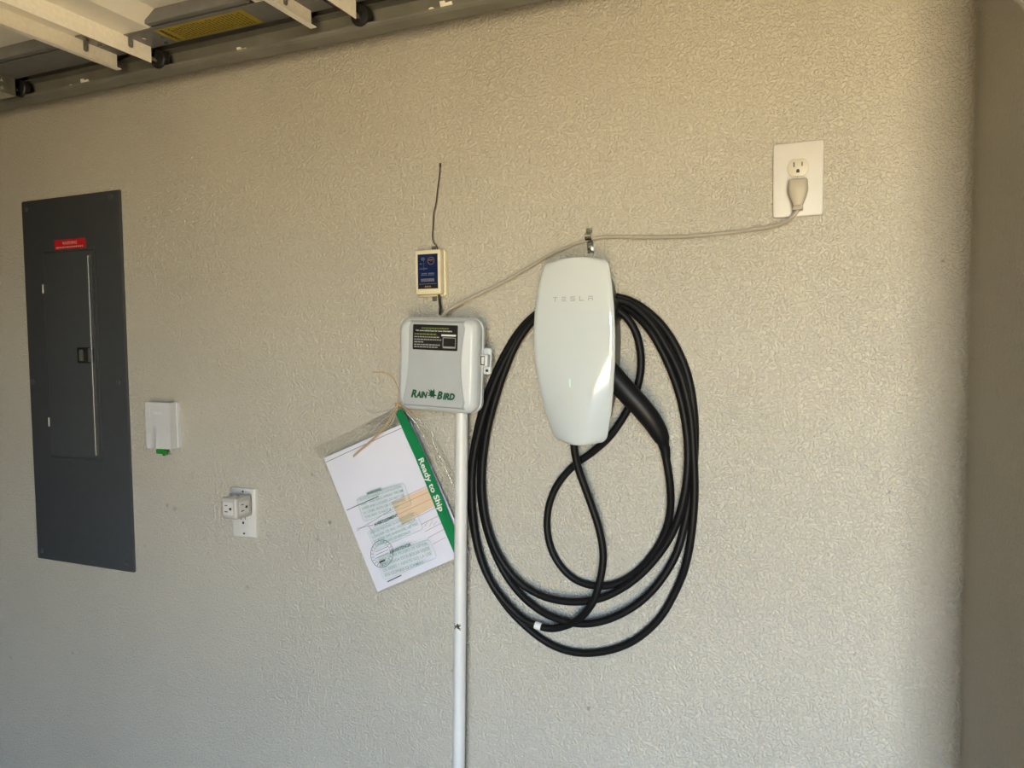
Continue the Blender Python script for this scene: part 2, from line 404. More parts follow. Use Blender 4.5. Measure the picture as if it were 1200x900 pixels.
# top fixture at the far left end
mb = MB()
mb.bx(-1.93, -1.842, -.118, -.19, ZR-.005, ZR-.002, .001); mb.bx(-1.845, -1.842, -.118, -.19, 2.118, ZR-.002)
mb.bx(-1.90, -1.842, -.118, -.121, 2.118, ZR-.004)
for x, y in ((-1.905, -.135), (-1.868, -.135), (-1.905, -.172), (-1.868, -.172)): mb.cyl((x, y, ZR-.004), (x, y, ZR-.013), .0062, 8)
for z in (2.130, 2.148): mb.cyl((-1.842, -.15, z), (-1.836, -.15, z), .006, 8)
mb.build('top_fixture', M_STEEL, dr)
# bolts on the end stile and the yellow notice
sec = [o for o in dr.children if o.name.startswith('door_section')][1]
for x, y in ((-1.355, -.165), (-1.332, -.128), (-1.318, -.150)):
    mb = MB(); mb.cyl((x, y, ZR-.001), (x, y, ZR-.004), .0045, 8); mb.build('bolt', M_ZINC, sec)
fr = Frame((-1.312, -.184, ZR-.0018), (1, 0.0, 0), (0, 1, 0)); fr.n = V((0, 0, -1))
fr = Frame((-1.308, -.122, ZR-.0018), (0, -1, 0), (1, 0, 0)); fr.n = V((0, 0, -1))   # notice reads across the stile
mb = MB(); slab(mb, fr, 0, .060, 0, .238, 0, .0004); yl = mb.build('notice_label', M_YELL, sec)
yl['label'] = 'yellow notice with black print on the end stile'
mb = MB(); fr2 = Frame(fr.o, (0, -1, 0), (1, 0, 0)); fr2.n = V((0, 0, -1))
def dn(mb, x0, x1, z0, z1): bar(mb, fr2, x0, x1, z0, z1, .0008)
vs, fs = text_mesh('WARNING', .013, bold=.0004)
wm = max(v[0] for v in vs)
mb.add([fr2.p(.057-v[0]/wm*.054, .010+v[1]*1.1, .0008) for v in vs], fs)
zz = .034
while zz < .225:
    x = .004
    while x < .050:
        ww = random.uniform(.004, .013); dn(mb, x, min(x+ww, .056), zz, zz+.0032); x += ww+.002
    zz += .0085
mb.build('notice_print', M_BLACKL, yl, recalc=False)

# ------------------------------------------------------------------ electrical panel
x0, x1, z0, z1 = -2.011, -1.640, .917, 1.895
pn = thing('electrical_panel', 'tall slate grey electrical panel flush in the wall with a red sticker', 'panel', ((x0+x1)/2, 0, z0))
mb = MB(); mb.prism(rrect(x0, x1, z0, z1, .004, 3), -.012, .001, .003); mb.build('cover', M_PANEL, pn)
dx0, dx1, dz0, dz1 = -1.929, -1.739, 1.206, 1.752
mb = MB()
for a in ((dx0-.006, dx1+.006, dz1, dz1+.006), (dx0-.006, dx1+.006, dz0-.006, dz0), (dx0-.006, dx0, dz0, dz1), (dx1, dx1+.006, dz0, dz1)):
    mb.bx(a[0], a[1], -.0148, -.0115, a[2], a[3], .0012)
mb.build('door_frame', M_PANEL, pn)
mb = MB(); mb.prism(rrect(dx0+.003, dx1-.003, dz0+.003, dz1-.003, .003, 3), -.018, -.0115, .002); dd = mb.build('panel_door', M_PANELD, pn)
mb = MB(); mb.extr([(dx1-.020, -.0), (dx1-.012, .0), (dx1-.012, .0), (dx1-.020, .0)], 'y', 0, 0) if False else None
mb.prism([(dx1-.016, dz0+.012), (dx1-.008, dz0+.012), (dx1-.008, dz1-.016), (dx1-.016, dz1-.016)], -.0235, -.0175, .0028, 3)
mb.build('door_ridge', M_RIDGE, dd)
lx0, lx1, lz0, lz1 = -1.806, -1.746, 1.459, 1.500
mb = MB(); mb.prism(rrect(lx0, lx1, lz0, lz1, .003, 3), -.0205, -.0175, .0012); lt = mb.build('latch', M_DARK, dd)
for q in ((lx0+.014, lx0+.024, lz0+.006, lz1-.006), (lx1-.012, lx1-.002, lz0+.003, lz1-.003)):
    mb = MB(); mb.prism(rrect(*q, .002, 2), -.0265, -.020, .0015); mb.build('latch_slide', M_LATCH, lt)
#rrect(lx1-.012, lx1-.002, lz0+.003, lz1-.003, .002, 2), -.027, -.020, .0015); mb.build('latch_slide', M_LATCH, lt)
for z in (1.657, 1.300):
    mb = MB(); mb.cyl((dx0-.001, -.018, z-.012), (dx0-.001, -.018, z+.012), .0022, 10); mb.build('hinge_pin', M_STEEL, dd)
sc0 = None
for (x, z) in ((-1.990, 1.872), (-1.668, 1.879), (-1.995, 1.407), (-1.667, 1.409), (-1.991, .941), (-1.665, .943)):
    mb = MB(); mb.tube([(x, -.011, z), (x, -.0150, z), (x, -.0165, z)], [.0072, .0066, .004], 14)
    mb.bx(x-.005, x+.005, -.0172, -.0160, z-.0008, z+.0008); mb.build('screw', M_PANELD, pn)
fr = Frame((-1.884, -.0123, 1.757), (1, 0, .0))
mb = MB(); slab(mb, fr, 0, .117, 0, .026, 0, .0005); sk = mb.build('warning_sticker', M_RED, pn); sk['label'] = 'small red WARNING sticker above the panel door'
mb = MB(); put_text(mb, fr, .0585, .0125, 'WARNING', .0115, .0008, align='CENTER', bold=.0002)
dashes(mb, fr, .006, .111, .0040, .0036, .004, .012, .0025, .0008); mb.build('sticker_print', M_PALERED, sk, recalc=False)

pn.location.y += .0055           # the cover sits almost flush

# ------------------------------------------------------------------ fibre terminal box
fx0, fx1, fz0, fz1, fo = -1.553, -1.470, 1.249, 1.363, .030
ft = thing('fibre_terminal', 'small white wall box with a green plug underneath beside the grey panel', 'terminal box', ((fx0+fx1)/2, 0, fz0))
mb = MB(); mb.prism(rrect(fx0-.001, fx1+.003, fz0, fz1, .004, 3), -.010, 0, .002); mb.build('base_plate', M_WPLAST, ft)
mb = MB()
NU, NV = 16, 14; g = []
for j in range(NV+1):
    v = j/NV
    for i in range(NU+1):
        u = i/NU
        dep = fo*(1.0-.10*v)
        sw = max(0, 1-v*1.75)                                   # swept hollow in the lower half
        hol = -.006*sw*math.exp(-((u-.16)/.20)**2) + .0035*sw*math.exp(-((u-.42)/.05)**2)
        g.append((fx0+(fx1-fx0)*u, -(dep+hol), fz0+(fz1-fz0)*v))
W = NU+1
fs = [(j*W+i, j*W+i+1, (j+1)*W+i+1, (j+1)*W+i) for j in range(NV) for i in range(NU)]
k = len(g); bnd = [i for i in range(W)]+[j*W+NU for j in range(1, NV+1)]+[NV*W+i for i in range(NU-1, -1, -1)]+[j*W for j in range(NV-1, 0, -1)]
g += [(g[i][0], -.008, g[i][2]) for i in bnd]; nb = len(bnd)
fs += [(bnd[i], k+i, k+(i+1) % nb, bnd[(i+1) % nb]) for i in range(nb)]
mb.add(g, fs); mb.build('front_cover', M_WPLAST, ft, sharp=35)
fr = Frame((fx0+.012, -fo*.93, fz0+.078), (1, 0, 0))
mb = MB(); bar(mb, fr, .004, .0052, .0, .022, .0012); bar(mb, fr, .004, .009, .021, .022, .0012); bar(mb, fr, .004, .009, .0, .001, .0012)
put_text(mb, fr, .013, .006, 'twn', .016, .0014, width=.030); mb.build('lettering', mat('pale_lettering', (.88, .88, .88), .4), ft, recalc=False)
mb = MB(); mb.box((-1.515, -.018, fz0-.006), (.024, .011, .016), .002); mb.box((-1.503, -.018, fz0-.010), (.014, .008, .012), .002)
gp = mb.build('fibre_plug', M_FGREEN, ft); gp['label'] = 'green fibre plug'
mb = MB(); mb.cyl((-1.506, -.018, fz0-.014), (-1.506, -.018, fz0-.018), .0035, 10); mb.build('plug_tip', M_DARK, ft)

# ------------------------------------------------------------------ outlets
def slots(fr, x, z, par, h, s=1.0, rot=0):
    def q(a, b): return (x+s*(a*math.cos(rot)-b*math.sin(rot)), z+s*(a*math.sin(rot)+b*math.cos(rot)))
    def poly(pts, name):
        mb = MB(); n = len(pts)
        mb.add([fr.p(*q(*p), h+.0003) for p in pts]+[fr.p(*q(*p), h-.001) for p in pts], [tuple(range(n))]+[(i, n+i, n+(i+1) % n, (i+1) % n) for i in range(n)])
        mb.build(name, M_DARK, par)
    poly([(-.0072, .0012), (-.0054, .0012), (-.0054, .0092), (-.0072, .0092)], 'slot')
    poly([(.0056, .0018), (.0072, .0018), (.0072, .0086), (.0056, .0086)], 'slot')
    poly([(-.0026, -.0085), (.0026, -.0085)]+[(.0026*math.cos(a), -.0052+.0028*math.sin(a)) for a in [PI*k/6 for k in range(7)]], 'slot')
def duplex_round(cx, cz, w, h):
    """receptacle face: circle with flats above and below"""
    out = []
    r = w/2; a0 = math.asin(min(1, h/2/r))
    for s in (0, PI):
        for k in range(9): a = s-a0+2*a0*k/8; out.append((cx+r*math.cos(a), cz+r*math.sin(a)))
    return out
px0, px1, pz0, pz1 = -.0885, -.0085, 1.7075, 1.8315
up = thing('wall_outlet', 'white two-socket wall outlet with a grey plug in its lower socket', 'outlet', ((px0+px1)/2, 0, pz0))
mb = MB(); mb.prism(rrect(px0, px1, pz0, pz1, .0045, 3), -.0075, 0, .0032, 2); mb.build('wall_plate', M_WPLATE, up)
cx = -.0485
for cz in (1.7885, 1.7515):
    mb = MB(); mb.prism(duplex_round(cx, cz, .0345, .029), -.0095, -.007, .0008); rc = mb.build('receptacle', M_BEIGE, up)
    if cz > 1.77: slots(Frame((cx, -.0095, cz), (1, 0, 0)), 0, .0, rc, 0)
mb = MB(); mb.tube([(cx, -.007, 1.770), (cx, -.0086, 1.770)], [.0028, .0022], 12); mb.build('screw', M_WPLATE, up)

# grey appliance cord: plug in the outlet, lead along the wall into the controller
cz = 1.7515
pc = thing('power_cord', 'warm grey power cord running from the wall outlet to the sprinkler controller', 'cord', (cx, 0, 1.70))
mb = MB()
rings = [(1.766, .0135, .0095), (1.764, .0150, .0115), (1.748, .0155, .012), (1.738, .0135, .0115), (1.728, .0095, .0095), (1.7225, .0075, .008), (1.7215, .0085, .009), (1.7155, .0082, .0085)]
vs = []; SEG = 16
for z, a, b in rings:
    for k in range(SEG):
        t = 2*PI*k/SEG; ca, sa = math.cos(t), math.sin(t)
        ex = lambda c: math.copysign(abs(c)**.45, c)
        vs.append((cx+.001+a*ex(ca), -.0225+b*ex(sa), z))
mb.add(vs, [(i*SEG+k, i*SEG+(k+1) % SEG, (i+1)*SEG+(k+1) % SEG, (i+1)*SEG+k) for i in range(len(rings)-1) for k in range(SEG)]+[tuple(range(SEG)), tuple((len(rings)-1)*SEG+k for k in range(SEG))])
mb.bx(cx-.009, cx+.010, -.013, -.0095, 1.745, 1.762, .001)
mb.build('plug', M_PLUG, pc, sharp=50)
mb = MB(); mb.bx(cx-.0006, cx+.0006, -.030, -.0095, 1.764, 1.770); mb.build('ground_tab', M_PLUG, pc)
pts = [(cx+.001, -.0225, 1.7160)] + [P(x, y, o) for x, y, o in ((930, 252.5, .022), (922, 259, .016), (908, 264.5, .010), (885, 268.5, .007), (850, 273, .006), (805, 277, .007), (760, 278, .008), (720, 277.5, .006), (697, 279.5, .005),
       (675, 285.5, .005), (648, 297, .008), (620, 313, .011), (590, 330.5, .012), (560, 345, .014), (538, 356, .022), (522, 366, .034), (515, 376, .040))]
mb = MB(); mb.tube(spline(pts, 6), .0034, 10); mb.build('lead', M_CORD, pc)
# strap that holds the cord
c1, c2 = P(690.5, 278, .003), P(692.5, 291, .003)
cl = thing('cable_clamp', 'small zinc strap screwed to the wall over the grey cord', 'clamp', (c2.x, 0, c2.z-.012))
mb = MB()
prof = [(.017, -.0015), (.012, -.0016)]+[(.0078*math.cos(a)-.0, -.0045-.0070*math.sin(a)) for a in [PI*k/8 for k in range(0, 9)]]+[(-.010, -.0022), (-.030, -.0018)]
n = len(prof); hw = .0062
def pr(s, t, e): return (c1.x+s*hw+(c2.x-c1.x)*max(0, min(1, -t[0]/.02)), t[1]-e, c1.z+t[0])
vs = []
for s in (-1, 1):
    for e in (0, .0016):
        vs += [pr(s, t, e) for t in prof]
fs = []
for i in range(n-1):
    fs += [(i, i+1, n+i+1, n+i), (2*n+i, 2*n+i+1, 3*n+i+1, 3*n+i), (n+i, n+i+1, 3*n+i+1, 3*n+i), (i, i+1, 2*n+i+1, 2*n+i)]
fs += [(0, n, 3*n, 2*n), (n-1, 2*n-1, 4*n-1, 3*n-1)]
mb.add(vs, fs); mb.build('strap', M_ZINC, cl)
mb = MB(); sz = c1.z-.0215; sx_ = c2.x
mb.tube([(sx_, -.003, sz), (sx_, -.0065, sz), (sx_, -.0075, sz)], [.0062, .0055, .003], 6); mb.build('screw', M_ZINC, cl)
mb = MB(); mb.tube([(c1.x, -.004, c1.z+.011), (c1.x, -.010, c1.z+.011)], [.0045, .0035], 8); mb.build('screw', M_ZINC, cl)

# lower outlet + cube adapter
qx0, qx1, qz0, qz1 = -1.306, -1.2335, 1.046, 1.1635
lo = thing('wall_outlet', 'low white wall outlet half hidden by a grey cube adapter', 'outlet', ((qx0+qx1)/2, 0, qz0))
mb = MB(); mb.prism(rrect(qx0, qx1, qz0, qz1, .0045, 3), -.0065, 0, .0030, 2); mb.build('wall_plate', M_WPLATE, lo)
lcx = (qx0+qx1)/2
mb = MB(); mb.prism(rrect(lcx-.0168, lcx+.0168, 1.071, 1.139, .002, 2), -.0085, -.006, .0008); rc = mb.build('receptacle', M_WPLATE, lo)
slots(Frame((lcx, -.0085, 1.0865), (1, 0, 0)), 0, 0, rc, 0)
for z in (1.0545, 1.1555):
    mb = MB(); mb.tube([(lcx, -.006, z), (lcx, -.0076, z)], [.003, .0022], 10); mb.build('screw', M_ZINC, lo)
CS = .050; co = .0635
pcv = P(276.5, 592, co); kx1 = pcv.x; kx0 = kx1-.046; kz0 = 1.1015; kz1 = kz0+.050
cb = thing('cube_adapter', 'grey cube power adapter with white sockets plugged into the low outlet', 'adapter', ((kx0+kx1)/2, -.0085, kz0))
mb = MB(); mb.bx(kx0, kx1, -co, -.0125, kz0, kz1, .006, 4); mb.build('body', M_CUBE, cb, sharp=60)
mb = MB(); mb.bx(kx0+.012, kx1-.012, -.014, -.0085, kz0+.010, kz1-.010, .001); mb.build('plug_base', M_CUBE, cb)
kc = ((kx0+kx1)/2, (-co-.0125)/2, (kz0+kz1)/2)
frs = [Frame((kc[0], -co, kc[2]), (1, 0, 0)), Frame((kx1, kc[1], kc[2]), (0, 1, 0), (0, 0, 1)), Frame((kc[0], kc[1], kz1), (1, 0, 0), (0, 1, 0))]
for i, fr in enumerate(frs):
    mb = MB(); slab(mb, fr, -.0145, .0145, -.0145, .0145, -.001, .0008, .0015); sk = mb.build('socket_face', M_WPLATE, cb, sharp=30)
    slots(fr, 0, 0, sk, .0008, 1.15, PI/2)

# ------------------------------------------------------------------ wireless receiver
rx0, rx1, rz0, rz1 = -.777, -.7185, 1.600, 1.690
rv = thing('wireless_receiver', 'ivory wireless receiver with a navy label above the sprinkler controller', 'receiver', ((rx0+rx1)/2, 0, rz0))
mb = MB(); mb.prism(rrect(rx0-.001, rx1+.003, rz0-.003, rz1+.001, .005, 4), -.014, 0, .002); mb.build('back_case', M_IVORY, rv)
mb = MB(); mb.prism(rrect(rx0, rx1, rz0, rz1, .004, 4), -.030, -.014, .003, 3); mb.build('front_case', M_IVORY, rv)
fr = Frame((rx0+.0065, -.030, rz0+.0115), (1, 0, 0)); LW, LH = .0460, .0700
mb = MB(); slab(mb, fr, 0, LW, .0085, LH, -.0005, .0004); lb = mb.build('label', M_BLUE, rv); lb['label'] = 'navy printed label'
mb = MB(); slab(mb, fr, 0, LW, 0, .0085, -.0005, .0004); mb.build('label_strip', M_BLACKL, rv)
mb = MB(); cxl, czl, r1, r2 = .031, .0560, .0078, .0068
vs = [fr.p(cxl+r*math.cos(a), czl+r*math.sin(a), .0008) for r in (r1, r2) for a in [2*PI*k/20 for k in range(20)]]
mb.add(vs, [(k, (k+1) % 20, 20+(k+1) % 20, 20+k) for k in range(20)])
dashes(mb, fr, .026, .036, .0565, .0022, .002, .004, .0008, .0008)
mb.build('tan_print', M_BROWNP, lb, recalc=False)
mb = MB(); dashes(mb, fr, .016, .030, .0028, .003, .003, .005, .001, .0008); mb.build('strip_print', M_BROWNP, lb, recalc=False)
mb = MB()
dashes(mb, fr, .009, .018, .061, .0022, .003, .004, .0008, .0008); dashes(mb, fr, .009, .018, .058, .0018, .003, .004, .0008, .0008)
for z in (.055, .051, .047, .043, .0375): bar(mb, fr, .0135, .0147, z, z+.0018, .0008)
dashes(mb, fr, .004, .022, .0400, .0015, .002, .005, .0008, .0008); bar(mb, fr, .0045, .010, .050, .0515, .0008)
for x in (.009, .025):
    dashes(mb, fr, x, x+.013, .0300, .0018, .003, .005, .0008, .0008); dashes(mb, fr, x-.001, x+.013, .0270, .0014, .003, .005, .0008, .0008)
mb.build('pale_print', M_BLUEP, lb, recalc=False)
mb = MB()
x = .0075
for ww in (.0038, .0034, .0036, .0042, .0036, .0034, .0036, .0034):
    bar(mb, fr, x, x+.001, .0145, .0205, .0008); bar(mb, fr, x+ww-.0012, x+ww-.0004, .0145, .0205, .0008); bar(mb, fr, x, x+ww-.0004, .0195, .0205, .0008); bar(mb, fr, x, x+ww-.0004, .0145, .0153, .0008); x += ww+.0002
bar(mb, fr, .003, .043, .0095, .0101, .0008)
mb.build('bold_print', M_GPRINT, lb, recalc=False)
for z, d in ((rz1+.0045, 1), (rz0-.0065, -1)):
    mb = MB(); xx = -.748; mb.bx(xx-.005, xx+.005, -.004, 0, z-.006, z+.006, .0012); mb.tube([(xx, -.004, z), (xx, -.0075, z)], [.0038, .003], 8); mb.build('mounting_tab', M_LATCH, rv)
pts = [P(x, y, o) for x, y, o in ((513, 293, .015), (511.5, 288, .015), (508.5, 284.5, .016), (506.8, 278, .014), (507.6, 262, .010), (508.2, 250, .010), (511, 238, .012), (512.3, 226, .012), (513.8, 214, .010), (515.2, 203, .009), (515.6, 192.5, .009))]
mb = MB(); mb.tube(spline(pts, 5), .0012, 8); mb.tube([pts[-1]+V((0, 0, -.006)), pts[-1]+V((0, 0, .002))], .0021, 8); mb.build('antenna_wire', M_BODY, rv)
pts = [P(x, y, o) for x, y, o in ((514.5, 344, .014), (515, 352, .014), (516, 360, .02), (515.5, 368, .035))]
mb = MB(); mb.tube(spline(pts, 5), .0028, 10); mb.build('signal_cable', M_BODY, rv)

# ------------------------------------------------------------------ sprinkler controller (hangs slightly askew)
TILT = math.radians(-2.6); bo = V((-.702, 0, 1.459))
RX = Matrix.Rotation(-TILT, 3, 'Y')
def RB(x, off, z): return bo + RX @ V((x, -off, z))
rb = thing('sprinkler_controller', 'light grey plastic sprinkler controller box with a dark green bird logo', 'controller', bo+V((0, 0, -.092)))
def rb_ring(hx, hz, off, r, sx=0.0, n=7, bul=.004):
    out = []
    for qx, qz, a0 in ((1, -1, -90), (1, 1, 0), (-1, 1, 90), (-1, -1, 180)):
        for k in range(n):
            a = math.radians(a0+90*k/(n-1)); x = qx*(hx-r)+r*math.cos(a); z = qz*(hz-r)+r*math.sin(a)
            out.append((x+sx, z))
    res = []
    for x, z in out:
        z += math.copysign(bul*(1-((x-sx)/hx)**2), z); x += math.copysign(bul*.6*(1-(z/hz)**2), x-sx) if abs(z) < hz else 0
        res.append(RB(x, off, z))
    return res
def loft(mb, rings, cap0=True, cap1=True):
    n = len(rings[0]); vs = [p for r in rings for p in r]
    fs = [(i*n+k, i*n+(k+1) % n, (i+1)*n+(k+1) % n, (i+1)*n+k) for i in range(len(rings)-1) for k in range(n)]
    if cap0: fs.append(tuple(range(n)))
    if cap1: fs.append(tuple((len(rings)-1)*n+k for k in range(n)))
    return mb.add(vs, fs)
HX, HZ = .0872, .0915
mb = MB(); loft(mb, [rb_ring(.058, .070, .001, .02), rb_ring(.062, .074, .012, .021), rb_ring(.076, .082, .046, .021), rb_ring(HX-.003, HZ-.003, .048, .021), rb_ring(HX, HZ, .050, .021), rb_ring(HX, HZ, .058, .021), rb_ring(HX-.0025, HZ-.0025, .060, .020)])
mb.build('back_box', M_RBOX, rb, sharp=35)
mb = MB(); loft(mb, [rb_ring(HX-.004, HZ-.004, .0595, .020), rb_ring(HX-.001, HZ-.001, .062, .021), rb_ring(HX-.001, HZ-.001, .074, .021), rb_ring(HX-.0035, HZ-.0035, .080, .020), rb_ring(HX-.0085, HZ-.0085, .086, .018), rb_ring(HX-.013, HZ-.012, .0885, .016)])
cov = mb.build('cover', M_RBOX, rb, sharp=28)
# raised central panel with waisted sides
mb = MB(); NR = 16; top, bot = .0815, -.0800
L_, R_s = [], []
for j in range(NR+1):
    v = j/NR; z = bot+(top-bot)*v
    xl = -.058-.013*(1-min(1, v/.5))**1.6; xr = .055+.008*max(0, (v-.5)/.5)**2+.012*max(0, (.5-v)/.5)**1.7
    if j in (0, NR): xl += .005; xr -= .005
    L_.append((xl, z)); R_s.append((xr, z))
def pan(off, ins): return [RB(x-ins, off, z-(ins if i == NR else -ins if i == 0 else 0)) for i, (x, z) in enumerate(R_s)] + [RB(x+ins, off, z-(ins if i == NR else -ins if i == 0 else 0)) for i, (x, z) in reversed(list(enumerate(L_)))]
loft(mb, [pan(.086, -.004), pan(.0895, -.0015), pan(.0915, .0)], cap0=False)
mb.build('cover_panel', M_RPAN, cov, sharp=15)
frb = Frame(RB(0, .0916, 0), RX @ V((1, 0, 0)))
# sticker
mb = MB(); slab(mb, frb, -.0490, .0495, .0285, .0775, 0, .0004, .002); bl = mb.build('sticker', M_BLACKL, rb); bl['label'] = 'black information sticker'
a0, a1 = -.0455, .0460; A, B = -.049, .0300
mb = MB(); dashes(mb, frb, a0+.016, a1-.016, B+.0395, .0024, .003, .006, .001, .0007); dashes(mb, frb, a0, a0+.052, B+.0275, .0028, .004, .007, .001, .0007); mb.build('lime_print', M_LIME, bl, recalc=False)
mb = MB(); put_text(mb, frb, a0+.003, B+.0345, 'Visit www.rainbird.com for more information', .0044, .0007, width=.080, bold=.00006)
bar(mb, frb, a0+.060, a1, B+.0262, B+.0295, .0007); mb.build('white_print', M_WPRINT, bl, recalc=False)
mb = MB()
for z, xe in ((.0225, .055), (.0175, .060), (.0125, .024), (.0075, .060), (.0030, .052)): dashes(mb, frb, a0, a0+xe, B+z, .0021, .003, .007, .0011, .0007)
for c in ((a0+.063, a1, B+.0225, B+.0240), (a0+.063, a0+.0645, B+.003, B+.024), (a1-.0015, a1, B+.003, B+.024), (a0+.063, a1, B+.003, B+.0065)): bar(mb, frb, *c, .0007)
mb.build('grey_print', M_GPRINT, bl, recalc=False)
# wordmark
mb = MB(); bz = -.0655; kw = dict(bold=.00095, shear=.28, h=.0006)
put_text(mb, frb, -.0507, bz, 'R', .0205, width=.0130, **kw); put_text(mb, frb, -.0375, bz, 'AIN', .0168, width=.0260, **kw)
put_text(mb, frb, .0072, bz, 'B', .0205, width=.0128, **kw); put_text(mb, frb, .0205, bz, 'IRD', .0168, width=.0265, **kw)
bird = [(-.0105, .0165), (-.0045, .0128), (-.0060, .0168), (-.0010, .0135), (.0010, .0180), (.0028, .0120), (.0020, .0085), (.0070, .0060), (.0020, .0052), (.0010, .0008), (-.0020, .0045), (-.0055, .0010), (-.0048, .0048), (-.0110, .0052), (-.0060, .0080), (-.0115, .0098), (-.0058, .0105)]
vs = [frb.p(x*1.2-.0002, bz-.0012+z*1.15, .0006) for x, z in bird]; c = frb.p(-.0025, bz+.0086, .0006)
mb.add(vs+[c], [(i, (i+1) % len(bird), len(bird)) for i in range(len(bird))])
lg = mb.build('wordmark', M_LOGO, rb, recalc=False)
# latch
def rbbox(x0, x1, o0, o1, z0, z1, bev):
    mb = MB(); mb.box(RB((x0+x1)/2, (o0+o1)/2, (z0+z1)/2), (x1-x0, o1-o0, z1-z0), bev, 3, RX.to_4x4()); return mb
mb = rbbox(HX-.001, HX+.0165, .046, .054, -.016, .036, .0040); lt = mb.build('latch', M_RBOX, rb, sharp=60)
mb = rbbox(HX-.010, HX+.0145, .053, .066, -.0005, .0235, .002); mb.build('hasp', M_RBOX, lt, sharp=60)
mb = rbbox(HX-.0035, HX+.0085, .0655, .0668, .0025, .0205, .0003); mb.build('hasp_opening', M_DARK, lt)
mb = rbbox(HX+.0025, HX+.0080, .0660, .0690, .0045, .0190, .0008); mb.build('hasp_tongue', M_WPLATE, lt)
mb = MB(); mb.tube([RB(HX+.0085, .0535, -.0080), RB(HX+.0085, .0546, -.0080)], [.0030, .0030], 10); mb.build('lock_hole', M_DARK, lt)

# ------------------------------------------------------------------ conduit
pt, pb = P(541.2, 487, .05), P(537.5, 900, .05); d = (pt-pb)/(pt.z-pb.z)
cdt = thing('conduit_pipe', 'white plastic conduit pipe dropping straight down from the sprinkler controller', 'pipe', pb - d*pb.z)
mb = MB(); mb.tube([pb-d*pb.z, pb, pt, pt+d*.012], .0128, 24); mb.build('pipe', M_PVC, cdt)
mb = MB(); mb.tube([pt+d*.006, pt+d*.011, pt+d*.0155], [.0128, .0175, .0175], 24); mb.build('collar', M_RBOX, cdt)
for z in (.25,):
    c = pb - d*(pb.z-z)
    mb = MB(); mb.bx(c.x-.03, c.x+.03, -.004, 0, z-.01, z+.01, .001); mb.bx(c.x-.017, c.x-.0145, -.062, -.002, z-.009, z+.009); mb.bx(c.x+.0145, c.x+.017, -.062, -.002, z-.009, z+.009); mb.bx(c.x-.017, c.x+.017, -.066, -.0625, z-.009, z+.009)
    mb.build('pipe_strap', M_ZINC, cdt)
# dried spider on the pipe
sp = P(536.5, 733.5, .0625)
mb = MB()
def blob(mb, c, rx, ry, rz):
    b = bmesh.new(); bmesh.ops.create_uvsphere(b, u_segments=10, v_segments=7, radius=1)
    for v in b.verts: v.co = V(c)+V((v.co.x*rx, v.co.y*ry, v.co.z*rz))
    mb.bm(b)
blob(mb, sp+V((0, -.001, .001)), .0024, .0022, .0034); blob(mb, sp+V((.0005, -.001, -.0035)), .0018, .0018, .0020)
for s in (-1, 1):
    for k, zz in enumerate((.006, .003, -.003, -.007)):
        a = sp+V((s*.0012, -.001, -.0015)); mb.tube([a, a+V((s*.0035, -.0035, zz*.5)), a+V((s*.0058, .0005, zz))], [.0006, .0006, .0004], 5)
tag(mb.build('spider', M_BUG, loc=sp), 'tiny dried brown spider stuck to the white conduit pipe', 'spider')

# ------------------------------------------------------------------ papers in a clear bag
PO = .020
tl, trr, br_, bl_ = (P(x, y, PO) for x, y in ((379.6, 537), (480.7, 493), (549, 648), (441.8, 693.8)))
def paper_pt(u, v, h=0.0):
    p = (tl*(1-u)+trr*u)*(1-v)+(bl_*(1-u)+br_*u)*v
    bend = .005*math.sin(PI*u)*(1-v) + .0035*math.sin(5.2*u+1.0)*v*(1-.5*v) - .003*v
    return p + V((0, -(bend+h), 0))
mb = MB(); N = 14; vs = []
for h in (0, -.0025):
    vs += [paper_pt(i/N, j/N, h) for j in range(N+1) for i in range(N+1)]
K = (N+1)**2
def gi(i, j): return j*(N+1)+i
fs = [(gi(i, j), gi(i+1, j), gi(i+1, j+1), gi(i, j+1)) for j in range(N) for i in range(N)]
fs += [tuple(K+a for a in f[::-1]) for f in fs]
edge = [gi(i, 0) for i in range(N)]+[gi(N, j) for j in range(N)]+[gi(N-i, N) for i in range(N)]+[gi(0, N-j) for j in range(N)]
fs += [(edge[i], edge[(i+1) % len(edge)], K+edge[(i+1) % len(edge)], K+edge[i]) for i in range(len(edge))]
mb.add(vs, fs)
pp = thing('instruction_papers', 'white printed papers with a round stamp inside the clear plastic bag', 'papers', bl_)
mb.build('sheets', M_PAPER, pp, sharp=60)
pw, ph = (trr-tl).length, (bl_-tl).length
def pz(zx, zy):
    """pixel position inside the close-up of the sheet -> (u,v) on the sheet"""
    q = P(350+zx/3.214, 430+zy/3.214, PO+.004); e1 = trr-tl; e2 = bl_-tl; r = q-tl
    a, b, c, d_ = e1.x, e2.x, e1.z, e2.z; det = a*d_-b*c
    return ((r.x*d_-b*r.z)/det, (a*r.z-c*r.x)/det)
def pline(mb, pts, wd, h=.0006):
    q = [pz(*p) for p in pts]; out = []
    for i, (u, v) in enumerate(q):
        u0, v0 = q[max(i-1, 0)]; u1, v1 = q[min(i+1, len(q)-1)]
        tx, tz = (u1-u0)*pw, (v1-v0)*ph; l = math.hypot(tx, tz) or 1
        nx_, nz_ = -tz/l*wd/2/pw, tx/l*wd/2/ph
        out += [paper_pt(u+nx_, v+nz_, h), paper_pt(u-nx_, v-nz_, h)]
    mb.add(out, [(2*i, 2*i+1, 2*i+3, 2*i+2) for i in range(len(q)-1)])
def sub(a, b, n=8): return [(a[0]+(b[0]-a[0])*k/n, a[1]+(b[1]-a[1])*k/n) for k in range(n+1)]
mb = MB(); pline(mb, sub((99, 360), (418, 217)), .0011); mb.build('black_rule', M_INK, pp, recalc=False)
mb = MB()
